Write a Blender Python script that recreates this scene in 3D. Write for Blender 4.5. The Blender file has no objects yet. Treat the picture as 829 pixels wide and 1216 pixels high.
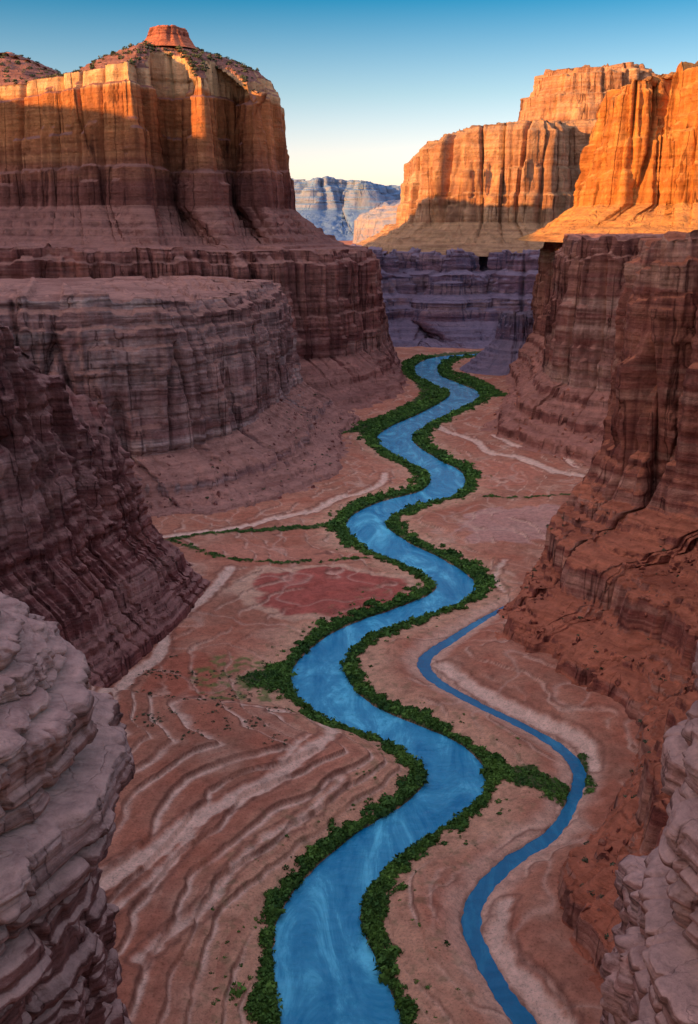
import bpy, math, time, numpy as np
from mathutils import Vector
T0=time.time()
rng=np.random.RandomState(7)
scene=bpy.context.scene
# ---------------- noise -----------------
PERM=rng.permutation(256); PERM=np.concatenate([PERM,PERM,PERM]).astype(np.int32)
GR=rng.normal(size=(256,3)); GR/=np.linalg.norm(GR,axis=1)[:,None];GR=GR.astype(np.float32)
def pn(x,y,z):
    x,y,z=np.broadcast_arrays(np.asarray(x,np.float32),np.asarray(y,np.float32),np.asarray(z,np.float32))
    xi=np.floor(x).astype(np.int32);yi=np.floor(y).astype(np.int32);zi=np.floor(z).astype(np.int32)
    xf=x-xi;yf=y-yi;zf=z-zi
    xi&=255;yi&=255;zi&=255
    f=lambda t:t*t*t*(t*(t*6-15)+10)
    u=f(xf);v=f(yf);w=f(zf)
    def g(i,j,k):
        G=GR[PERM[PERM[PERM[xi+i]+yi+j]+zi+k]]
        return G[...,0]*(xf-i)+G[...,1]*(yf-j)+G[...,2]*(zf-k)
    l=lambda a,b,t:a+(b-a)*t
    return 1.5*l(l(l(g(0,0,0),g(1,0,0),u),l(g(0,1,0),g(1,1,0),u),v),
             l(l(g(0,0,1),g(1,0,1),u),l(g(0,1,1),g(1,1,1),u),v),w)
def fbm(x,y,z,o=4,gain=.5):
    s=0;a=1;t=0
    for i in range(o):
        s=s+a*pn(x*2**i+i*17.3,y*2**i+i*9.1,z*2**i+i*5.7);t+=a;a*=gain
    return s/t*1.3
def ss(a,b,x):
    t=np.clip((x-a)/(b-a),0,1);return t*t*(3-2*t)
def stair(x,k=.25):
    f=np.floor(x);return f+ss(.5-k,.5+k,x-f)
def gsm(a,sig):
    if sig<.3:return a
    r=int(sig*3)+1;k=np.exp(-.5*(np.arange(-r,r+1)/sig)**2);k/=k.sum()
    p=np.pad(a,r,mode='reflect',reflect_type='odd');return np.convolve(p,k,'valid')
# ---------------- mesh helper -----------------
def mkmesh(name,V,F,mat,smooth=True,col=None):
    V=np.ascontiguousarray(V,dtype=np.float32);F=np.ascontiguousarray(F,dtype=np.int32)
    me=bpy.data.meshes.new(name);n=F.shape[1]
    me.vertices.add(len(V));me.vertices.foreach_set('co',V.ravel())
    me.loops.add(F.size);me.loops.foreach_set('vertex_index',F.ravel())
    me.polygons.add(len(F));me.polygons.foreach_set('loop_start',np.arange(0,F.size,n,dtype=np.int32))
    try: me.polygons.foreach_set('loop_total',np.full(len(F),n,dtype=np.int32))
    except Exception: pass
    me.polygons.foreach_set('use_smooth',np.full(len(F),smooth,dtype=bool))
    me.update(calc_edges=True)
    if col is not None:
        a=me.color_attributes.new('Col','FLOAT_COLOR','POINT')
        c=np.ones((len(V),4),dtype=np.float32);c[:,:3]=col;a.data.foreach_set('color',c.ravel())
    me.materials.append(mat)
    ob=bpy.data.objects.new(name,me);scene.collection.objects.link(ob);return ob
def gridfaces(nr,nc,wrap=False):
    i=np.arange(nr-1)[:,None];m=nc if wrap else nc-1
    j=np.arange(m)[None,:];j2=(j+1)%nc
    return np.stack([(i*nc+j)+0*j2,(i*nc+j2),((i+1)*nc+j2),((i+1)*nc+j)+0*j2],-1).reshape(-1,4)
# ---------------- materials -----------------
def newmat(n):
    m=bpy.data.materials.new(n);m.use_nodes=True;nt=m.node_tree
    return m,nt,nt.nodes['Principled BSDF']
def N(nt,t,**k):
    n=nt.nodes.new(t)
    for a,v in k.items(): setattr(n,a,v)
    return n
def mapped_noise(nt,pos,scale3,detail=6,rough=.6,dist=0):
    m=N(nt,'ShaderNodeVectorMath',operation='MULTIPLY');m.inputs[1].default_value=scale3
    nt.links.new(pos,m.inputs[0])
    t=N(nt,'ShaderNodeTexNoise');t.inputs['Scale'].default_value=1;t.inputs['Detail'].default_value=detail
    t.inputs['Roughness'].default_value=rough;t.inputs['Distortion'].default_value=dist
    nt.links.new(m.outputs[0],t.inputs['Vector']);return t.outputs['Fac']
def ramp(nt,fac,stops,interp='LINEAR'):
    r=N(nt,'ShaderNodeValToRGB');e=r.color_ramp;e.interpolation=interp
    while len(e.elements)<len(stops):e.elements.new(.5)
    for el,(p,c) in zip(e.elements,stops):
        el.position=p;el.color=(*c,1) if len(c)==3 else c
    nt.links.new(fac,r.inputs[0]);return r.outputs[0]
def mix(nt,fac,a,b,mode='MIX'):
    m=N(nt,'ShaderNodeMix',data_type='RGBA',blend_type=mode)
    for s,v in ((0,fac),(6,a),(7,b)):
        if hasattr(v,'node'):nt.links.new(v,m.inputs[s])
        else:m.inputs[s].default_value=v if s==0 else (*v,1)
    return m.outputs[2]
def math_(nt,op,a,b=None,c=None):
    m=N(nt,'ShaderNodeMath',operation=op)
    for i,v in enumerate((a,b,c)):
        if v is None:continue
        if hasattr(v,'node'):nt.links.new(v,m.inputs[i])
        else:m.inputs[i].default_value=v
    return m.outputs[0]
def g3(v):return (v,v,v)
def rockmat(name,cols,talus,S=1.0,bump=1.0,varn=.5,haze_paint=None,hz=0,lo=None,hi=None,fw=.35,crk=.8,rub=(.40,.62)):
    m,nt,b=newmat(name);geo=N(nt,'ShaderNodeNewGeometry');pos=geo.outputs['Position']
    st=mapped_noise(nt,pos,(.010/S,.010/S,.11/S),4,.62,.3)
    n=len(cols);c=ramp(nt,st,[(.3+.4*i/(n-1),cols[i]) for i in range(n)])
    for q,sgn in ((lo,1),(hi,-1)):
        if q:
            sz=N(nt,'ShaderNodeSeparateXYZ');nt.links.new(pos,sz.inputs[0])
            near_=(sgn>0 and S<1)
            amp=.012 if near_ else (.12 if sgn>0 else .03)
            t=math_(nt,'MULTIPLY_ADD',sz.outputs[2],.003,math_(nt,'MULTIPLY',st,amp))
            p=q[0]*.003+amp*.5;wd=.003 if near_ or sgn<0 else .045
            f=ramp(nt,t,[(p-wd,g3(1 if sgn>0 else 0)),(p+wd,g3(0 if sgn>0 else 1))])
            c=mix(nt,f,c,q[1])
    fine=mapped_noise(nt,pos,(.05/S,.05/S,1.3/S),3,.6,.2)
    c=mix(nt,fw,c,ramp(nt,fine,[(.35,g3(.45)),(.48,g3(.95)),(.65,g3(1.25))]),'MULTIPLY')
    vs=mapped_noise(nt,pos,(.22/S,.22/S,.012/S),5,.6,.5)
    c=mix(nt,varn,c,ramp(nt,vs,[(.36,(.30,.22,.25)),(.46,(.74,.66,.68)),(.56,g3(1)),(.7,(1.35,1.2,1.08))]),'MULTIPLY')
    cr=mapped_noise(nt,pos,(.10/S,.10/S,.007/S),4,.5,.3)
    cl=math_(nt,'ABSOLUTE',math_(nt,'SUBTRACT',cr,.5))
    nz=N(nt,'ShaderNodeSeparateXYZ');nt.links.new(geo.outputs['Normal'],nz.inputs[0])
    cln=ramp(nt,cl,[(0,g3(0)),(.010,g3(.8)),(.022,g3(1))])
    c=mix(nt,crk,c,ramp(nt,cl,[(0,(.2,.14,.15)),(.012,g3(.95)),(.03,g3(1.04))]),'MULTIPLY')
    bl=mapped_noise(nt,pos,(.5/S,.5/S,.5/S),7,.7)
    sl=math_(nt,'ADD',nz.outputs[2],math_(nt,'MULTIPLY_ADD',bl,.5,-.25))
    f=ramp(nt,sl,[(rub[0],g3(0)),(rub[1],g3(1))])
    tcol=mix(nt,.7,talus,ramp(nt,fine,[(.3,(.55,.46,.46)),(.5,g3(1)),(.7,(1.35,1.3,1.25))]),'MULTIPLY')
    c=mix(nt,f,c,tcol)
    c=mix(nt,.65,c,ramp(nt,bl,[(.25,g3(.4)),(.5,g3(1)),(.75,g3(1.4))]),'MULTIPLY')
    if haze_paint:c=mix(nt,hz,c,haze_paint)  # distance haze painted into the base colour, no atmosphere in the scene
    nt.links.new(c,b.inputs['Base Color']);b.inputs['Roughness'].default_value=.92
    b.inputs['Specular IOR Level'].default_value=.12
    h=math_(nt,'MULTIPLY_ADD',fine,.3,math_(nt,'MULTIPLY_ADD',vs,.7,math_(nt,'MULTIPLY',bl,1.0)))
    h=math_(nt,'MULTIPLY_ADD',cln,.25,h)
    bp=N(nt,'ShaderNodeBump');bp.inputs['Strength'].default_value=.8;bp.inputs['Distance'].default_value=1.8*S*bump
    nt.links.new(h,bp.inputs['Height']);nt.links.new(bp.outputs[0],b.inputs['Normal'])
    return m
def sc(cols,f):return [tuple(np.clip(np.array(c)*np.array(f),0,1)) for c in cols]
red=[(.22,.065,.04),(.42,.15,.085),(.27,.08,.05),(.54,.255,.155),(.33,.105,.065)]
brown=[(.20,.07,.05),(.37,.15,.105),(.24,.085,.065),(.50,.265,.19),(.29,.11,.075)]
pale=[(.28,.125,.095),(.48,.28,.215),(.33,.155,.12),(.58,.39,.31),(.39,.20,.155)]
orange=[(.40,.16,.07),(.50,.22,.09),(.42,.165,.07),(.58,.29,.13),(.46,.19,.08)]
cream=[(.46,.21,.10),(.60,.33,.17),(.46,.22,.11),(.66,.42,.24),(.53,.28,.14)]
M_left=rockmat('sandstone_butte',sc(orange,(1.12,1.0,.85)),(.34,.15,.105),3.0,1,.7,hi=(180,(.76,.46,.22)),lo=(140,(.26,.10,.07)))  # lo paints the shadow on the lower butte into the rock colour
M_bench=rockmat('sandstone_bench',brown,(.37,.165,.115),2.2,1,.7,fw=.55)
M_mid=rockmat('sandstone_pale',pale,(.44,.205,.14),1.6,1,.6,fw=.8)
M_near=rockmat('sandstone_dark',sc(brown,(.95,.95,1.0)),(.38,.175,.13),1.1,1,.6,fw=.7)
M_right=rockmat('sandstone_red',red,(.50,.155,.075),1.1,1,.7,fw=.5)
M_rfar=rockmat('sandstone_red_far',sc(red,(.93,1.03,1.12)),(.44,.18,.115),2.0,1,.7,fw=.5)  # red shifted bluer, distance haze painted into the tint
M_back=rockmat('sandstone_haze_tint',sc(brown,1.15),(.36,.21,.19),3.0,1.2,.65,(.10,.15,.26),.36,fw=.65)  # brown rock with blue distance haze painted in
M_rm=rockmat('sandstone_cream',cream,(.46,.25,.12),4.0,1,.65)
M_or=rockmat('sandstone_orange',sc(orange,(1.25,1.15,.7)),(.62,.28,.08),2.6,1,.6)
M_dist=rockmat('sandstone_distant',cream,(.26,.26,.30),16,.6,.4,(.12,.24,.38),.74)  # strong blue haze painted over the cream rock colour
M_dist2=rockmat('sandstone_haze_tint_far',cream,(.34,.28,.26),9,.6,.4,(.16,.24,.34),.5)  # cream rock, half covered by painted haze colour
# ---------------- cliffs -----------------
def cliff(name,st,mat,ds=1.2,nv=70,nt_=50,ncap=26,A=4.0,L=22.,sig=3.,batter=4.,prof=None,tprof=None,
          terr=3.,terra=.5,gul=1.5,capn=1.5,strat=.12,blocky=1.,zcap=None,zjit=0.,crk=.55,capx=1.6,seed=0.,fine=.10,slab=.55,vz=10.,tk_=.10):
    st=np.array(st,float) # rx ry fx fy bx by ztop zbase zfoot zback
    seg=np.hypot(np.diff(st[:,0]),np.diff(st[:,1]))*.6+np.hypot(np.diff(st[:,2]),np.diff(st[:,3]))*.4
    s=np.concatenate([[0],np.cumsum(seg)]);n=int(s[-1]/ds)+2
    q=np.linspace(0,s[-1],n);R=[gsm(np.interp(q,s,st[:,k]),sig/ds) for k in range(10)]
    rx,ry,fx,fy,bx,by,zt,zb,zf,zk=R
    wx=gsm(rx,2.5*sig/ds);wy=gsm(ry,2.5*sig/ds)
    tx=np.gradient(wx);ty=np.gradient(wy);l=np.hypot(tx,ty)+1e-9
    nx=ty/l;ny=-tx/l
    sg=np.sign((nx*(fx-rx)+ny*(fy-ry)).sum());nx*=sg;ny*=sg
    if zjit: zt=zt+zjit*stair(2.2*fbm(rx/(L*.7),ry/(L*.7),seed+3.3,3),.12)/2
    x,y=rx,ry
    h1=.45+.55*stair(3*fbm(x/(L*.45)+seed,y/(L*.45),7.7,2),.06)/1.5
    h2=.72+.5*stair(3*fbm(x/(L*.25)+seed,y/(L*.25),3.7,2),.06)/1.5
    def D(z):
        wz=z+2*fbm(x/40,y/40,z/40,2)
        h=np.clip((zt-z)/(zt-zb+1e-6),0,1)
        c=fbm(x/L+seed,y/L,z/(L*vz),4,.55)
        cs=(.3*c+.7*stair(c*4*blocky,.10)/(4*blocky))
        ck=np.exp(-(pn(x/(L*.55)+seed,y/(L*.55),z/(L*vz))/.05)**2)
        ck2=np.exp(-(pn(x/(L*.2)+seed,y/(L*.2)+3,z/(L*vz*.3))/.07)**2)
        sl=.6*ss(-.015,.015,h-h1)+.4*ss(-.02,.02,h-h2)
        sn=stair(3*fbm(x/(L*4),y/(L*4),wz/(L*.22)+seed,3),.12)/3
        fn=fbm(x/(L*.12),y/(L*.12),z/(L*.3),4,.6)
        return A*(1.0*cs-crk*ck-.18*ck2+strat*sn*1.4+fine*fn+slab*(sl-.4))
    rows=[]
    prof=prof or [(0,0),(1,1)]
    ph=[p[0] for p in prof];po=[p[1]*batter for p in prof]
    D0=D(zt)
    for i in range(ncap):
        c=(1-i/ncap)**capx
        xx=rx+(bx-rx)*c+nx*D0*np.exp(-c*6);yy=ry+(by-ry)*c+ny*D0*np.exp(-c*6)
        z=zt+(zk-zt)*c+capn*fbm(xx/18,yy/18,seed,4)*ss(0,.05,c)+ (zcap(xx,yy)*ss(0,.08,c) if zcap else 0)
        if capn: z=z+ .5*capn*(stair(z/2.5,.15)*2.5-z)
        rows.append((xx,yy,z))
    for i in range(nv):
        h=i/(nv-1);z=zt+(zb-zt)*h
        d=D(z)-(.1*A*np.exp(-h*40))
        hw=np.clip(h+.04*fbm(rx/(L*.8),ry/(L*.8),seed+8,3),0,1)
        o=np.interp(hw,ph,po)+d
        rows.append((rx+nx*o,ry+ny*o,z+0*rx))
    X0,Y0,Z0=rows[-1]
    tprof=tprof or [(0,1),(.5,.4),(1,0)]
    tk=[p[0] for p in tprof];tz=[p[1] for p in tprof]
    for i in range(1,nt_+1):
        k=i/nt_;xx=X0+(fx-X0)*k;yy=Y0+(fy-Y0)*k
        w=np.sin(np.pi*min(1,k*1.02))**.6 if k<1 else 0
        kk=np.clip(k+.09*fbm(xx/14,yy/14,seed+5,4)*w,0,1)
        z=zf+(zb-zf)*np.interp(kk,tk,tz)
        g=fbm(xx/14,yy/14,seed+1,5,.6)
        z=z+gul*g*w
        if terr:
            am=terra*ss(-.25,.25,fbm(xx/30,yy/30,z/10+2,2))*w
            zz=z+.5*fbm(xx/6,yy/6,1,2)
            z=z+am*(stair(zz/terr,tk_)*terr-zz)
        z=z+.26*gul*fbm(xx/2.0,yy/2.0,z/2,3,.7)*w
        rows.append((xx,yy,z))
    V=np.stack([np.stack([r[0]+0*rx,r[1]+0*rx,r[2]+0*rx],-1) for r in rows]).reshape(-1,3)
    F=gridfaces(len(rows),n)
    if sg>0: F=F[:,::-1]
    ob=mkmesh(name,V,F,mat)
    return ob,V.reshape(len(rows),n,3)
def S_(pts,zt,zb,zf,back,zk):
    out=[]
    for i,p in enumerate(pts):
        g=lambda a:a[i] if isinstance(a,(list,tuple)) else a
        b=back(p)
        out.append((p[0],p[1],p[2],p[3],b[0],b[1],g(zt),g(zb),g(zf),g(zk)))
    return out
def capA(x,y):
    r=np.hypot((x+118)/66,(y-700)/66)
    return 25*np.clip(1-r,0,1)**.85+22*ss(-175,-240,x)*ss(640,760,y)
pA=[(-560,760,-560,640),(-330,700,-330,600),(-207,655,-215,572),(-160,634,-150,562),(-126,616,-104,568),(-120,670,-84,578),(-104,668,-76,584),(-88,630,-64,592),
    (-83,684,-56,604),(-72,690,-48,614),(-60,652,-38,626),(-56,656,-30,640),(-53,706,-16,680),(-50,765,4,745),(-64,850,0,850),(-200,900,-200,960),(-560,900,-560,960)]
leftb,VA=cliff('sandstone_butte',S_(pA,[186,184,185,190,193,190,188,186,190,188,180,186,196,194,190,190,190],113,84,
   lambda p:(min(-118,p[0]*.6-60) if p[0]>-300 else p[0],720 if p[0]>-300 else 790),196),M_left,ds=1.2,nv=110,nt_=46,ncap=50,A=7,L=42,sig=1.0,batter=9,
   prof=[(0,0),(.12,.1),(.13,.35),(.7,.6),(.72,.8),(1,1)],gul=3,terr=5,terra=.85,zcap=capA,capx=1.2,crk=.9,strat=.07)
th=np.linspace(0,2*np.pi,17)
def roundst(cx,cy,r,rf,zt,zb,zf,zk=None,ry=1.):
    return [(cx+r*math.cos(t),cy+ry*r*math.sin(t),cx+rf*math.cos(t),cy+ry*rf*math.sin(t),cx,cy,zt,zb,zf,zk or zt+.5) for t in th]
cliff('summit_caprock',roundst(-118,700,12,21,224,219,211),M_right,ds=.8,nv=20,nt_=14,ncap=8,A=2.4,L=9,sig=.5,batter=1,gul=.8,terr=0,capn=.5,zjit=1.5)
pL=[(-90,930,-60,960),(6,830,40,850),(18,760,44,765),(15,700,41,700),(10,645,46,650),(-2,617,46,600),(-17,598,34,562),(-30,592,20,532),(-50,576,0,512),(-72,565,-38,500),(-110,545,-84,480),(-170,525,-150,455),(-300,505,-300,430),(-560,485,-560,400)]
cliff('canyon_bench',S_(pL,[84,84,85,86,86,87,87,87,87,88,89,91,92,92],26,-1,lambda p:(p[0]-70,p[1]+110),90),M_bench,
   ds=1.1,nv=100,nt_=60,ncap=24,A=8.5,L=34,sig=1.6,batter=7,prof=[(0,0),(.1,.1),(.11,.5),(.6,.6),(.62,.9),(1,1)],gul=2.4,terr=4,terra=.9,
   tprof=[(0,1),(.3,.62),(.34,.46),(.65,.22),(.68,.12),(1,0)],capn=2,crk=.9,zjit=3)
pB=[(-34,520,20,520),(-40,470,8,478),(-46,430,12,430),(-50,402,13,392),(-57,381,-11,352),(-72,364,-30,326),(-90,356,-45,314),(-112,350,-64,303),(-138,342,-100,290),(-230,331,-220,280),(-330,324,-330,280)]
midm,VB=cliff('sandstone_mesa',S_(pB,[72,73,73,73,73.5,74,75,76,77,79,79],[22,22,23,23,21,20,20,20,20,20,20],-1,lambda p:(p[0]-60,565),74),M_mid,
   ds=.8,nv=120,nt_=75,ncap=30,A=6.0,L=28,sig=1.6,batter=8,prof=[(0,0),(.07,.08),(.09,.35),(.18,.4),(.20,.62),(.30,.66),(.32,.78),(.85,.85),(1,1)],gul=2.0,terr=2.5,terra=.95,
   tprof=[(0,1),(.33,.58),(.36,.42),(.66,.22),(.69,.12),(1,0)],capn=2.5,strat=.20,vz=5,zjit=3.5,crk=.8)
pC=[(-140,300,-140,325),(-90,288,-76,312),(-67,264,-47,284),(-58,247,-36,264),(-63,226,-40,237),(-70,206,-46,212),(-77,188,-51,190),(-84,165,-53,165),(-84,120,-52,130),(-75,70,-46,90),(-62,20,-42,50)]
_,VC=cliff('eroded_cliff',S_(pC,[60,54,47,46,64,80,92,100,98,94,92],[26,24,23,24,27,30,32,34,35,35,35],-1,lambda p:(p[0]-75,p[1]+10),[85,80,80,82,90,98,100,100,98,97,95]),M_near,
   ds=.5,nv=100,nt_=80,ncap=40,A=4.6,L=12,sig=.8,batter=5,gul=1.6,terr=2.4,terra=.9,zjit=14,capn=3,capx=1.3,
   tprof=[(0,1),(.4,.62),(.44,.48),(.8,.2),(.84,.08),(1,0)],strat=.2,vz=5,crk=1.1)
pF=[(300,300,300,335),(130,303,120,330),(92,292,66,298),(79,274,48,266),(75,258,40,250),(77,246,34,240),(88,246,29,230),(85,234,25,221),(95,231,24,215),(100,220,30,209),(99,198,41,193),(92,178,51,177),(83,162,45,158),(74,146,35,142),(68,131,25,131),(64,118,22.5,120),(64,105,28,105),(67,85,34,86),(70,50,46,52),(73,10,52,20)]
rightc,VF=cliff('red_cliff',S_(pF,97,32,-1,lambda p:(p[0]+180,p[1]+50),100),M_right,
   ds=.5,nv=140,nt_=120,ncap=24,A=6.0,L=19,sig=.8,batter=4,prof=[(0,0),(.08,.1),(.09,.5),(.2,.6),(.21,.8),(.85,.9),(.9,1.4),(1,2.0)],gul=1.9,terr=2.6,terra=.95,tk_=.07,
   tprof=[(0,1),(.12,.93),(.14,.86),(.42,.66),(.45,.42),(.72,.22),(.75,.09),(1,0)],capn=1.5,crk=1.1,zjit=4)
pG=[(520,770,520,800),(200,772,200,798),(145,745,118,785),(138,700,98,692),(134,625,97,628),(124,565,83,575),(112,520,70,525),(105,495,62,498),(103,468,58,470),(114,450,78,420),(134,424,98,379),(168,392,128,345),(234,360,205,312),(400,345,400,300)]
_,VG=cliff('canyon_cliff',S_(pG,[92,92,92,93,94,95,95,95,95,95,95,95,95,95],30,-1,lambda p:(max(235,p[0]+60),600),96),M_rfar,
   ds=.9,nv=100,nt_=64,ncap=24,A=6,L=26,sig=1.4,batter=5,prof=[(0,0),(.12,.1),(.13,.5),(1,1)],gul=2.2,terr=3.2,terra=.95,tk_=.07,
   tprof=[(0,1),(.12,.9),(.14,.8),(.33,.62),(.36,.46),(.6,.3),(.63,.16),(1,0)],capn=1.5,crk=.9,zjit=3)
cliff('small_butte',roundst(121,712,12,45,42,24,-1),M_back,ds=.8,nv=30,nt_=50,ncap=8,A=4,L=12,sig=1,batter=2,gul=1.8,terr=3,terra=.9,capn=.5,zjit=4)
pJ=[(-300,1060,-300,1020),(-80,990,-60,940),(0,945,6,868),(20,925,30,858),(38,930,50,850),(52,985,68,850),(84,955,85,846),(96,922,110,842),(114,930,125,846),(126,985,145,852),(150,925,165,858),(200,915,210,862),(300,915,300,860),(560,915,560,860)]
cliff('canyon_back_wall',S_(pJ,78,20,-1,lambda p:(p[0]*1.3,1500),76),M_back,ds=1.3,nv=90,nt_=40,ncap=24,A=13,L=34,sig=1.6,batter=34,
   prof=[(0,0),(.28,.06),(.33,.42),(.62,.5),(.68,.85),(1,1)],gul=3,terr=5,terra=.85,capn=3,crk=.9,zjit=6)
pH=[(130,1500,60,1500),(80,1300,10,1300),(78,1150,14,1150),(90,1090,24,1040),(122,1064,85,985),(165,1052,160,960),(196,1036,205,945),(214,1060,230,945),(232,1120,260,950),(290,1095,310,955),(370,1080,380,950),(640,1080,640,950)]
cliff('sandstone_mesa',S_(pH,[184,184,182,188,198,201,202,203,208,214,216,216],106,74,lambda p:(p[0]+80 if p[0]<120 else p[0]+30,1300),215),M_rm,ds=1.8,nv=100,nt_=40,ncap=30,A=15,L=52,sig=2.5,
   batter=10,prof=[(0,0),(.08,.6),(.7,.7),(.72,.9),(1,1)],gul=4,terr=7,terra=.7,capn=4,strat=.06,crk=.9)
cliff('mesa_upper_tier',roundst(302,1290,70,118,280,222,205,284,.75),M_rm,ds=1.8,nv=70,nt_=24,ncap=16,A=10,L=40,sig=3,batter=26,
   prof=[(0,0),(.1,.05),(.12,.35),(.5,.45),(.52,.85),(1,1)],gul=2,terr=4,terra=.5,capn=3,strat=.12,zjit=8)
pI=[(230,770,190,790),(170,715,120,735),(163,668,114,668),(170,636,122,600),(192,640,150,560),(204,612,178,540),(240,600,230,520),(262,606,262,510),(310,585,310,500),(560,590,560,490)]
cliff('orange_cliff',S_(pI,[172,174,178,184,188,190,196,198,204,204],114,92,lambda p:(p[0]+90,720),205),M_or,ds=1.1,nv=100,nt_=40,ncap=20,A=10,L=30,sig=2,
   batter=8,gul=2.5,terr=4,terra=.3,capn=3,zjit=14,crk=.9)
pK=[(-1400,4300,-1500,3800),(-500,4050,-500,3500),(-230,3950,-240,3400),(-120,3850,-120,3350),(-20,3900,0,3400),(60,3830,60,3350),(170,3920,170,3400),(300,3980,330,3500),(520,4200,600,3700)]
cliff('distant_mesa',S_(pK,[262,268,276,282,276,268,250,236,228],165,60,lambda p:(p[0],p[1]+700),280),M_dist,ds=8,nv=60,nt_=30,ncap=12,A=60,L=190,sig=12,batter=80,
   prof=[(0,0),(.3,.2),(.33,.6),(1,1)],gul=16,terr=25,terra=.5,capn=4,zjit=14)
pK2=[(60,2900,10,2900),(64,2600,20,2560),(110,2520,80,2420),(180,2500,170,2400),(260,2540,260,2440),(500,2560,500,2440)]
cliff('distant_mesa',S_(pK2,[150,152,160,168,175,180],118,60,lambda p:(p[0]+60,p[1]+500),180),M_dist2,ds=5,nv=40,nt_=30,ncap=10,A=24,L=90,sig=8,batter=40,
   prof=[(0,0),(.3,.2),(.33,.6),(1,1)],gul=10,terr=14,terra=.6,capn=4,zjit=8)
cliff('distant_hill',roundst(95,1900,30,120,106,92,60,108,.8),M_rm,ds=4,nv=14,nt_=30,ncap=8,A=8,L=40,sig=4,batter=6,gul=6,terr=6,terra=.6,capn=2)
pW=[(-860,860,-900,960),(-530,820,-480,880),(-505,640,-430,650),(-500,460,-430,460),(-500,400,-430,400),(-500,330,-430,330),(-500,260,-430,260),(-500,110,-430,110),(-500,40,-430,40),(-500,-300,-430,-300),(-500,-900,-430,-900)]
cliff('west_shadow_mesa',S_(pW,[246,246,244,250,256,256,246,250,268,290,292],110,80,lambda p:(p[0]-400,p[1]),300),M_left,ds=8,nv=30,nt_=16,ncap=8,A=8,L=60,sig=6,batter=10)  # unseen mesa added as shadow caster, rim heights shaped to place the shadow
print('cliffs',time.time()-T0)
# ---------------- paths -----------------
def spl(p,step=3.):
    p=np.array(p,float);n=len(p);out=[]
    P=np.vstack([2*p[0]-p[1],p,2*p[-1]-p[-2]])
    for i in range(n-1):
        a,b,c,d=P[i],P[i+1],P[i+2],P[i+3]
        m=max(2,int(np.hypot(*(c-b)[:2])/step));t=np.linspace(0,1,m,endpoint=False)[:,None]
        out.append(.5*((2*b)+(-a+c)*t+(2*a-5*b+4*c-d)*t*t+(-a+3*b-3*c+d)*t**3))
    out.append(p[-1:]);return np.vstack(out)
def dist(path,x,y,lim=None):
    best=np.full(x.shape,50. if lim else 1e9,np.float32);side=np.zeros(x.shape,np.float32)
    x=x.astype(np.float32);y=y.astype(np.float32)
    if lim:
        m0=(x>path[:,0].min()-lim)&(x<path[:,0].max()+lim)&(y>path[:,1].min()-lim)&(y<path[:,1].max()+lim)
        if m0.any(): best[m0],side[m0]=dist(path,x[m0],y[m0])
        return best,side
    for a,b in zip(path[:-1],path[1:]):
        dx,dy=b[0]-a[0],b[1]-a[1];l2=dx*dx+dy*dy+1e-9
        t=np.clip(((x-a[0])*dx+(y-a[1])*dy)/l2,0,1)
        d=np.hypot(x-a[0]-t*dx,y-a[1]-t*dy)-(a[2]+(b[2]-a[2])*t)
        m=d<best;best=np.where(m,d,best);side=np.where(m,np.sign((x-a[0])*dy-(y-a[1])*dx),side)
    return best,side
RIV=spl([(8,50,8),(3,80,8.5),(-1,100,8.5),(-1.0,105,8.2),(-3.1,115,7.6),(-4.6,123.8,6.7),(-2.2,133.5,5.5),(5.2,144.7,5.0),(15,155,5.2),(20.5,165,5.9),(18,174.5,6.0),(10.5,183,5.2),(.5,191.5,6.2),(-6.2,204,7.0),(-6.6,217.5,5.8),
 (1.2,235,4.7),(15.5,248,5.1),(28,261,5.6),(31,273,6.2),(23.7,290,7.2),(12,309,8.2),(6,333,7.2),(16,355,7.3),(36,376,7.6),(41,406,7.6),(32,433,8.2),(22.5,472,9.2),(29.8,505,9.2),(47.5,545,8.2),(67,591,9.5),(73,622,9.5),
 (65,656,9.5),(56,698,9),(61.6,757,9),(84,800,9),(140,820,9),(240,825,9),(420,830,9)])
CRK=spl([(44,254,.6),(35,243,.9),(27,232,1.2),(18.5,219,1.4),(19.5,208,1.3),(28.4,195,1.0),(36,186,1.0),(42.5,176,1.1),(44,167,1.1),(40,156,.9),(34.7,147,1.1),(27,140,1.2),(20.5,131.5,1.2),(18.3,124,1.2),(19.3,116.7,1.2),(21.2,110,1.2),(23.7,104,1.3),(29,88,1.3),(38,60,1.3)],2)
roads=[spl(p) for p in (
 [(-35,274,1.4),(-37,262,1.5),(-40,250,1.4),(-46,232,1.5),(-45,216,1.6),(-50,200,1.6),(-49,180,1.4)],
 [(15,400,1.3),(14,388,1.5),(6,372,1.4),(-4.7,361,1.5),(-14,343,1.5),(-27,331,1.6),(-42,314,1.6),(-60,304,1.4)],
 [(46,508,1.8),(50,488,2),(60,462,1.8),(64,440,1.8),(76,424,2.2),(84,402,2.2),(98,384,2.2)],
 [(70,470,1.2),(78,446,1.2),(92,425,1.2),(96,404,1.2)],
 [(-33,191,1.4),(-18,187,1.4),(-6.3,183,1.5),(-4,173,1.3),(-12,159,1.4),(-23,147,1.5),(-31,134,1.5),(-37,125,1.4)],
 [(-8,172,.5),(-14,157,.5),(-24,144,.6),(-30,128,.6),(-36,118,.6)],
 [(-1,160,.4),(-8,148,.5),(-17,137,.5),(-22,124,.6),(-29,112,.6)],
 [(22,214,1.3),(29,201,1.5),(38,189,1.6),(47,178,1.5),(47,168,1.2)],
 [(44,262,.8),(43,274,.8),(48,288,.8)],
 [(24,128,1.0),(21.5,120,1.2),(24,112,1.3),(28,104,1.4)])]
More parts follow.
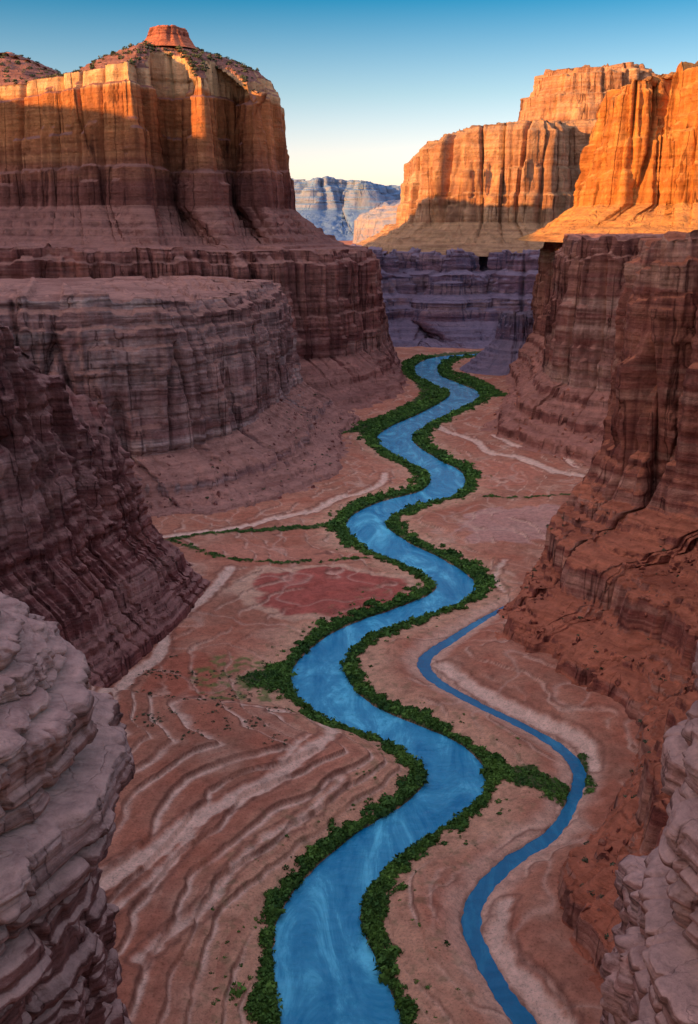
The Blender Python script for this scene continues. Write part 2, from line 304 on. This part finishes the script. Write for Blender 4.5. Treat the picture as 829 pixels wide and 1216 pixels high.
vegl=[spl(p) for p in (
 [(-62,298,1.2),(-32,315,1.8),(-4,328,2.4)],[(-60,302,.6),(-45,289,.9),(-34,282,.9),(-8,286,.7),(6,292,1.)],
 [(-45,455,3),(-27,466,4.5),(0,492,5.5),(22,528,6),(38,565,6),(50,605,6),(48,660,4)],
 [(52,362,1.),(70,358,.8),(90,358,1)],[(92,600,6),(86,650,6),(78,690,4)],[(8,500,4),(13,470,4.5),(18,445,4)],
 [(-14,212,4),(-20,205,4.5)],[(33,165,3.5),(38,159,3)],[(46,172,1.2),(44,160,1.3)],[(44,400,3),(48,380,3),(40,366,2)],[(24,172,2.5),(30,166,3)])]
def wv(x,y,side):
    w=3.1+3.2*fbm(x/14+5,y/14,2.2,3)+ .014*np.maximum(0,y-150)
    return np.clip(w,1.7,11)
def vegmask(x,y,dr,side):
    m=ss(0,-1.2,dr-wv(x,y,side)*(.85+.7*fbm(x/3,y/3,4,2)))*(dr>-.2)*ss(88,95,y)
    for v in vegl:
        d,_=dist(v,x,y,14);m=np.maximum(m,ss(.6,-.8,d+1.8*fbm(x/3,y/3,7,2))*(dr>-.2))
    return m
# ---------------- ground -----------------
ny=1000;Yr=np.concatenate([np.linspace(-1000,60,24),np.linspace(66,90,10),np.geomspace(92,900,ny),np.geomspace(930,14000,50)])
t=np.concatenate([-1-np.geomspace(.02,1,14)[::-1]*1,np.linspace(-1,1,660),1+np.geomspace(.02,1,14)])
wY=.46*np.abs(Yr)+12
Tt=t[None,:];W=wY[:,None]
X=np.where(np.abs(Tt)<=1,Tt*W,np.sign(Tt)*(W+(np.abs(Tt)-1)**1.5*9000));Y=Yr[:,None]+0*X
fl=(Y>40)&(Y<900)&(np.abs(X)<430)
dr=np.full(X.shape,50.,np.float32);sd=np.zeros(X.shape,np.float32);dc=np.full(X.shape,50.,np.float32)
near=fl&(X>-110)&(X<200)
a,b_=dist(RIV,X[near],Y[near]);dr[near]=a;sd[near]=b_
a,b_=dist(RIV[-60:],X[fl&~near],Y[fl&~near]);dr[fl&~near]=np.minimum(a,80)
dc[near]=dist(CRK,X[near],Y[near],15)[0]
drw=dr+.6*fbm(X/4,Y/4,1,3);dcw=dc+.35*fbm(X/2,Y/2,3,2)
veg=np.zeros(X.shape);veg[near]=vegmask(X[near],Y[near],dr[near],sd[near])
rd=np.full(X.shape,50.)
for r in roads: rd[near]=np.minimum(rd[near],dist(r,X[near],Y[near],10)[0])
rdw=rd+1.0*fbm(X/3,Y/3,6,3)
und=.45+.5*fbm(X/25,Y/25,0,4)
low=ss(196,180,Y)*ss(1,7,dr)*ss(20,6,X)
field=(np.minimum(dr,45)+6*fbm(X/30,Y/30,2,3)+.9*fbm(X/5,Y/5,2,4)+.10*(Y-140))
fq=field/4.2+.7*fbm(field/9,3.1,0,3)+.4*fbm(X/18,Y/18,31,2);ter=stair(fq,.05)
Z=und*ss(0,3,np.minimum(dr,dc*1.5))+.12*fbm(X/1.5,Y/1.5,0,3)
Z+=low*(ter*.95)*ss(1,5,dr)
right=ss(3,9,dr)*ss(60,90,Y)*ss(900,700,Y)*(1-low)
f7=(dr+14*fbm(X/30,Y/30,4,4)+.8*fbm(X/4,Y/4,2,3))/9
ter2=stair(f7,.06);Z+=right*.6*np.clip(ter2,0,6)*ss(1,7,dc)
wash=np.exp(-(fbm(X/34,Y/34,21,3)/.018)**2);Z-=.3*wash*right
Z=np.maximum(Z,.02)
Z=Z+.25*veg-.35*ss(.8,-.5,rdw)*ss(0,2,dr)
Z=Z*(1-ss(.9,.1,dcw))+.05*ss(.9,.1,dcw)
Z=np.where(fl,Z-2.2*ss(.6,-2.2,drw)-1.4*ss(.5,-.5,dcw),Z)
Z=np.where(Y>900,60*ss(950,1300,Y)+8*fbm(X/300,Y/300,1,4)*ss(900,1400,Y),Z)
Z=np.where(Y<64,Z*0+ .5+ 84*ss(60,2,Y)*(Y>0)+84*(Y<=0)+2*fbm(X/20,Y/20,1,4),Z)
def C(*c):return np.array(c)[None,None,:]
nA=fbm(X/30,Y/30,3,5)[...,None];nB=fbm(X/5,Y/5,8,4)[...,None]
col=C(.47,.185,.10)*(1+.45*nA)+C(.07,.04,.02)*nB
def blend(m,c):
    global col
    m=np.clip(m,0,1)[...,None];col=col*(1-m)+c*m
tan=C(.68,.35,.19)
nC=fbm(X/13,Y/13,12,4)
blend(ss(.0,.35,nC)*.6,C(.46,.14,.07));blend(ss(-.1,-.45,nC)*.5,C(.60,.32,.19))
blend(ss(15,4,dr+6*fbm(X/10,Y/10,5,4))*.8,tan)
blend(ss(5,1,dc+2*fbm(X/5,Y/5,5,3))*.7,C(.74,.44,.28))
e=lambda cx,cy,rx,ry,a=.18:ss(1.05,.93,np.hypot((X-cx)/rx,(Y-cy)/ry)+a*fbm(X/11,Y/11,3,4))
blend(e(-6,262,27,22,.3)*.8,C(.68,.38,.22))
blend(e(-5,262,22,18,.3)*.95,C(.43,.095,.06)*(1+.3*nB))
blend(e(-20,291,25,9,.3)*.8,C(.54,.20,.11))
blend(e(-38,203,8,15,.3)*.8,C(.47,.13,.065))
blend(e(62,322,26,22,.4)*.6,C(.56,.30,.22))
blend(e(60,400,20,24,.4)*.7,C(.56,.20,.11))
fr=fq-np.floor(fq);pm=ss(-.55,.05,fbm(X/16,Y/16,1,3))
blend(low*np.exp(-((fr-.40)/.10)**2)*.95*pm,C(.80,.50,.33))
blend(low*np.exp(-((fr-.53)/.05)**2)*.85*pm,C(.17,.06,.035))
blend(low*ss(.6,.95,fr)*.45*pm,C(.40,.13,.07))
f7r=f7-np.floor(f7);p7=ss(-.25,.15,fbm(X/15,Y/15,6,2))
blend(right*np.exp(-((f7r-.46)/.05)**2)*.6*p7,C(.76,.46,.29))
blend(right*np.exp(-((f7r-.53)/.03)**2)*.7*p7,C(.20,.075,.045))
blend(wash*.4*right,C(.70,.43,.28))
blend(ss(.6,-.6,rdw)*.9,C(.80,.50,.33));blend(np.exp(-((rdw-.9)/.35)**2)*.65,C(.22,.09,.055))
scr=ss(.1,.45,fbm(X/2,Y/2,9,4))*ss(9,3,np.abs(dr-wv(X,Y,sd)-2))*fl
blend(scr*.4,C(.16,.15,.06))
blend(e(-24,205,13,13,.5)*ss(-.1,.3,fbm(X/2.5,Y/2.5,2,3))*.75,C(.13,.18,.04))
blend(veg*.92,C(.04,.075,.018))
blend(np.where(fl,ss(.1,-.6,drw),0),C(.05,.06,.045));blend(np.where(fl,ss(.2,-.4,dcw),0),C(.06,.06,.045))
col=np.clip(col,.01,.9)
m,nt,b=newmat('canyon_floor_soil');geo=N(nt,'ShaderNodeNewGeometry');pos=geo.outputs['Position']
at=N(nt,'ShaderNodeVertexColor',layer_name='Col')
n1=mapped_noise(nt,pos,(.5,.5,.5),8,.72);n2=mapped_noise(nt,pos,(2.6,2.6,2.6),4,.7)
c=mix(nt,.75,at.outputs[0],ramp(nt,n1,[(.3,g3(.55)),(.5,g3(1)),(.7,g3(1.35))]),'MULTIPLY')
c=mix(nt,.7,c,ramp(nt,n2,[(.32,g3(.45)),(.45,g3(1)),(.7,g3(1.2))]),'MULTIPLY')
nt.links.new(c,b.inputs['Base Color']);b.inputs['Roughness'].default_value=.95;b.inputs['Specular IOR Level'].default_value=.12
bp=N(nt,'ShaderNodeBump');bp.inputs['Strength'].default_value=.8;bp.inputs['Distance'].default_value=.7
nt.links.new(math_(nt,'MULTIPLY_ADD',n2,.4,n1),bp.inputs['Height']);nt.links.new(bp.outputs[0],b.inputs['Normal'])
GF=gridfaces(*X.shape)
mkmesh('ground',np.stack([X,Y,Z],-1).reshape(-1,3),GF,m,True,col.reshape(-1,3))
def watermat(name,c1,c2):
    m,nt,b=newmat(name);geo=N(nt,'ShaderNodeNewGeometry');pos=geo.outputs['Position']
    a1=mapped_noise(nt,pos,(.09,.035,.06),8,.72,1.6)
    c=ramp(nt,a1,[(.36,c1),(.52,tuple(.7*a+.3*b for a,b in zip(c1,c2))),(.66,c2)])
    nt.links.new(c,b.inputs['Base Color']);b.inputs['Roughness'].default_value=.05;b.inputs['IOR'].default_value=1.33
    b.inputs['Specular IOR Level'].default_value=.5
    w=mapped_noise(nt,pos,(.35,.6,.6),7,.7,.8);bp=N(nt,'ShaderNodeBump')
    bp.inputs['Strength'].default_value=.55;bp.inputs['Distance'].default_value=.7
    nt.links.new(w,bp.inputs['Height']);nt.links.new(bp.outputs[0],b.inputs['Normal']);return m
Mw=watermat('river_water',(.0,.20,.36),(.14,.66,.78));Mc=watermat('creek_water',(.0,.12,.23),(.02,.25,.38))
def watersheet(name,d,lim,z,mat,other=None):
    ok=(d<lim)&fl
    if other is not None: ok&=other>1.2
    okf=ok.ravel()[GF].all(1);F=GF[okf];u,inv=np.unique(F,return_inverse=True)
    V=np.stack([X.ravel()[u],Y.ravel()[u],np.full(len(u),z)],-1)
    mkmesh(name,V,inv.reshape(-1,4),mat)
watersheet('river',dr,2.0,-.35,Mw);watersheet('creek',dc,1.0,-.30,Mc,dr)
print('ground',time.time()-T0)
# ---------------- vegetation -----------------
mv,nt,b=newmat('foliage');at=N(nt,'ShaderNodeVertexColor',layer_name='Col')
nt.links.new(at.outputs[0],b.inputs['Base Color']);b.inputs['Roughness'].default_value=.8;b.inputs['Specular IOR Level'].default_value=.2
def bushes(name,P,R,tint,nl=42):
    n=len(P);T=[]
    for k in range(6):
        d=rng.normal(size=(nl,3));d/=np.linalg.norm(d,axis=1)[:,None];d[:,2]=np.abs(d[:,2])*.9
        c=d*(rng.uniform(.45,1,(nl,1)));c*=1+.3*pn(c[:,0]*2+k,c[:,1]*2,c[:,2]*2)[:,None]
        e1=rng.normal(size=(nl,3));e1/=np.linalg.norm(e1,axis=1)[:,None];e2=np.cross(e1,d+.4*rng.normal(size=(nl,3)));e2/=np.linalg.norm(e2,axis=1)[:,None]+1e-6
        s=rng.uniform(.22,.42,(nl,1))
        T.append(np.stack([c-e1*s-e2*s*.5,c+e1*s-e2*s*.5,c+e2*s],1))
    T=np.array(T)
    k=rng.randint(0,6,n);a=rng.uniform(0,6.28,n);ca,sa=np.cos(a),np.sin(a)
    tv=T[k];sx=R*rng.uniform(.8,1.3,n);sy=R*rng.uniform(.8,1.3,n);sz=R*rng.uniform(.7,1.2,n)
    x=tv[...,0]*sx[:,None,None];y=tv[...,1]*sy[:,None,None];z=tv[...,2]*sz[:,None,None]
    c_=ca[:,None,None];s_=sa[:,None,None]
    V=np.stack([P[:,0][:,None,None]+x*c_-y*s_,P[:,1][:,None,None]+x*s_+y*c_,P[:,2][:,None,None]+z],-1).reshape(-1,3)
    F=np.arange(len(V)).reshape(-1,3)
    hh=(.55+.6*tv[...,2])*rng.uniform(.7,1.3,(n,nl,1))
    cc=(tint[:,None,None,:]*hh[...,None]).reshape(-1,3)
    mkmesh(name,V,F,mv,False,np.clip(cc,.005,.5))
def groundz(x,y):
    iy=np.clip(np.searchsorted(Yr,y),0,len(Yr)-1)
    ix=np.clip(((x/(.46*y+12)+1)/2*659).astype(int)+14,0,X.shape[1]-1)
    return np.maximum(Z[iy,ix],-.2)
n=560000
yy=np.exp(rng.uniform(np.log(90),np.log(800),n));xx=rng.uniform(-1,1,n)*(.44*yy+5)
k=(xx>-110)&(xx<200);xx,yy=xx[k],yy[k]
d,s_=dist(RIV,xx,yy);nr=d<60
xx,yy,d,s_=xx[nr],yy[nr],d[nr],s_[nr]
vm=vegmask(xx,yy,d,s_);cd=dist(CRK,xx,yy)[0]
halo=.03*ss(8,0,d-wv(xx,yy,s_))*(fbm(xx/5,yy/5,3,2)>.05)
k=(rng.uniform(size=len(xx))<np.maximum(vm*.9,halo))&(cd>.3)&(d>.1);xx,yy,d=xx[k],yy[k],d[k]
print('bush cand',len(xx))
if len(xx)>40000:
    i=rng.choice(len(xx),40000,False);xx,yy,d=xx[i],yy[i],d[i]
R=(.24+.55*rng.uniform(size=len(xx))**1.6)*(.72+yy/420)*np.where(rng.uniform(size=len(xx))<.06,1.8,1)*np.where(d>wv(xx,yy,0)+1,.55,1)
g=np.clip(rng.uniform(0,1,(len(xx),1))*.6+.4*(.5+1.2*fbm(xx/6,yy/6,1,2))[:,None],0,1);tint=(1-g)*np.array([[.03,.09,.016]])+g*np.array([[.13,.25,.035]])
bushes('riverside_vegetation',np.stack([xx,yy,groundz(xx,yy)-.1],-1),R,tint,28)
P=[];RR=[]
n=900;sx=rng.uniform(-48,-12,n);sy=rng.uniform(165,215,n);w=fbm(sx/8,sy/8,3,2)>.03
sx,sy=sx[w],sy[w];P.append(np.stack([sx,sy,groundz(sx,sy)-.05],-1));RR.append(rng.uniform(.15,.45,len(sx)))
def scat(V,r0,r1,cnt,ra,rb):
    G=V[r0:r1].reshape(-1,3);i=rng.choice(len(G),cnt);P.append(G[i]-[0,0,.1]);RR.append(rng.uniform(ra,rb,cnt))
scat(VF,24+140+5,24+140+108,420,.2,.7);scat(VA,3,48,2200,1.0,2.2);scat(VB,160,195,150,.4,.8)
P=np.vstack(P);RR=np.concatenate(RR);g=rng.uniform(0,1,(len(P),1))
bushes('desert_shrubs',P,RR,(1-g)*np.array([[.06,.085,.035]])+g*np.array([[.14,.14,.07]]),30)
# ---------------- boulders on the talus -----------------
import bmesh
bm=bmesh.new();bmesh.ops.create_icosphere(bm,subdivisions=2,radius=1);bm.verts.ensure_lookup_table()
iv=np.array([v.co[:] for v in bm.verts]);iF=np.array([[v.index for v in f.verts] for f in bm.faces]);bm.free()
T=[]
for k in range(6):
    q=iv*1.0
    for _ in range(9):
        nrm=rng.normal(size=3);nrm/=np.linalg.norm(nrm);o=rng.uniform(.45,.8);dd=q@nrm-o;q=q-np.clip(dd,0,9)[:,None]*nrm
    T.append(q*rng.uniform(.7,1.2,3))
T=np.array(T)
def boulders(name,srcs,mat):
    P=[];R=[]
    for V,r0,r1,cnt,ra,rb in srcs:
        G=V[r0:r1].reshape(-1,3);i=rng.choice(len(G),cnt);P.append(G[i]);R.append(ra+(rb-ra)*rng.uniform(size=cnt)**4)
    P=np.vstack(P);R=np.concatenate(R);n=len(P);tv=T[rng.randint(0,6,n)]*R[:,None,None]
    a=rng.uniform(0,6.28,n);ca=np.cos(a)[:,None];sa=np.sin(a)[:,None]
    V=np.stack([tv[...,0]*ca-tv[...,1]*sa,tv[...,0]*sa+tv[...,1]*ca,tv[...,2]],-1)+P[:,None,:]
    F=(iF[None]+np.arange(n)[:,None,None]*len(iv)).reshape(-1,3)
    mkmesh(name,V.reshape(-1,3),F,mat,False)
boulders('talus_boulders',[(VF,24+140,24+140+115,5000,.10,1.2),(VG,124,184,900,.3,1.6)],M_right)
boulders('talus_boulders',[(VB,150,215,1100,.2,1.3),(VC,140,215,1800,.12,1.1)],M_near)
# ---------------- foreground rock stacks -----------------
def rockstack(name,cx,cy,rx,ry,layers,zbot,mat,seed,tilt=(0,0)):
    nth=640;a=np.linspace(0,2*np.pi,nth,endpoint=False);ca,sa=np.cos(a),np.sin(a)
    rows=[];e0=.5
    def rad(i,zw,x,y,rough):
        lo=1.0*fbm(x/5+i*3.7,y/5,seed+i,2)
        bk=rough*stair(3*fbm(x/2.6+i,y/2.6,zw/6+i,2),.08)
        ck=-.45*np.exp(-(pn(x/1.9+i,y/1.9,zw/8+i)/.05)**2)
        fn=.05*fbm(x/.7,y/.7,zw/.25,4)+.20*stair(4*fbm(x/12,y/12,zw/.55,2),.12)/2
        return layers[i][1]+lo+bk+fn+ck
    ex=cx+ca*rx;ey=cy+sa*ry
    r0=rad(0,layers[0][0],ex,ey,.2)
    for c in np.linspace(0,.985,60):
        x=cx+ca*(rx+r0-e0)*c;y=cy+sa*(ry+r0-e0)*c
        z=layers[0][0]+.5*fbm(x/3,y/3,seed,4)*(1-c**4)+tilt[0]*(x-cx)+tilt[1]*(y-cy)
        st=stair(z/.5,.1)*.5;z=z*.5+st*.5
        rows.append((x,y,z))
    for i,(zt,off,rd_) in enumerate(layers):
        zb=layers[i+1][0] if i+1<len(layers) else zbot
        H=zt-zb;m_=min(max(18,int(H/.07)),180)
        for j in range(m_):
            h=j/(m_-1)
            pt=1-(1-min(h*H/.45,1))**2;pb=1-(1-min((1-h)*H/.3,1))**2
            z=zt*(1-h)+zb*h
            zw=z+tilt[0]*(ex-cx)+tilt[1]*(ey-cy)+.7*fbm(ex/6,ey/6,seed+2,3)
            r=rad(i,zw,ex,ey,.18 if H<4 else .5)-.6*(1-math.sqrt(max(pt,0)))-rd_*(1-math.sqrt(max(pb,0)))
            rows.append((cx+ca*(rx+r),cy+sa*(ry+r),zw))
    V=np.stack([np.stack(r,-1) for r in rows]).reshape(-1,3)
    return mkmesh(name,V,gridfaces(len(rows),nth,True),mat)
fg=[(.31,.125,.085),(.48,.25,.18),(.35,.155,.11),(.53,.31,.235),(.41,.20,.145)]
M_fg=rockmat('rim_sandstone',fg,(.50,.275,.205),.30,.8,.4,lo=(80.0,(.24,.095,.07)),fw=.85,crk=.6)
M_fg2=rockmat('rim_sandstone_pale',fg,(.50,.275,.205),.30,.8,.4,fw=.85,crk=.6)
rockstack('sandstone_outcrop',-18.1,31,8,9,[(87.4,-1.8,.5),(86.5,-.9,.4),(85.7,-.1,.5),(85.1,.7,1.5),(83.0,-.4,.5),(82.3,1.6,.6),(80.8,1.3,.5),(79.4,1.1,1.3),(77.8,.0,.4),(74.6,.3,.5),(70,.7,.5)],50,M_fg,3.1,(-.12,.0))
rockstack('sandstone_outcrop',20.9,31,8,9,[(87.6,-.8,.5),(86.4,-.1,.5),(85.3,.2,1.0),(83.4,-.6,.5),(82.4,.5,.9),(80.8,.9,.6),(78.8,.5,.9),(76.6,.1,.9),(74.6,1.4,1.),(72.2,2.2,.6)],50,M_fg2,8.4,(.12,.0))
# ---------------- light, sky, camera -----------------
EL=math.radians(12);AX,AY=-.85,-.527
S=Vector((AX*math.cos(EL),AY*math.cos(EL),math.sin(EL)))
sun=bpy.data.lights.new('sun','SUN');sun.energy=8.5;sun.angle=math.radians(.5);sun.color=(1,.49,.14)
so=bpy.data.objects.new('sun',sun);so.rotation_euler=S.to_track_quat('Z','Y').to_euler();scene.collection.objects.link(so)
w=bpy.data.worlds.new('World');scene.world=w;w.use_nodes=True;nt=w.node_tree
sk=nt.nodes.new('ShaderNodeTexSky');sk.sky_type='NISHITA';sk.sun_disc=False;sk.sun_elevation=EL;sk.sun_rotation=math.atan2(AX,AY)
tc=nt.nodes.new('ShaderNodeTexCoord');sx_=nt.nodes.new('ShaderNodeSeparateXYZ');nt.links.new(tc.outputs['Generated'],sx_.inputs[0])
k8=8.0
def K(r,g,b):return (r/k8,g/k8,b/k8)
rc=ramp(nt,sx_.outputs[2],[(0,K(2.3,1.8,2.2)),(.05,K(2.2,1.75,2.1)),(.12,K(1.1,1.25,1.45)),(.2,K(.08,.66,1.0)),(.30,K(.5,1.1,1.4)),(.5,K(3.0,2.6,2.7)),(.8,K(7.4,4.9,4.8)),(1,K(7.4,4.9,4.8))])  # height gradient boosts the overhead sky, added fill light for the shaded canyon
m1=mix(nt,1.0,sk.outputs[0],rc,'MULTIPLY')
bg=nt.nodes['Background'];nt.links.new(m1,bg.inputs[0]);bg.inputs[1].default_value=.14*k8
cam=bpy.data.cameras.new('camera');co=bpy.data.objects.new('camera',cam);scene.collection.objects.link(co)
co.location=(0,0,100);co.rotation_euler=(math.radians(90-16.1),0,0)
cam.sensor_fit='VERTICAL';cam.sensor_height=24;cam.lens=12/math.tan(math.radians(27.5));cam.clip_end=30000;cam.clip_start=.5
scene.camera=co
scene.view_settings.view_transform='Standard';scene.view_settings.look='None';scene.view_settings.exposure=0
print('done',time.time()-T0)
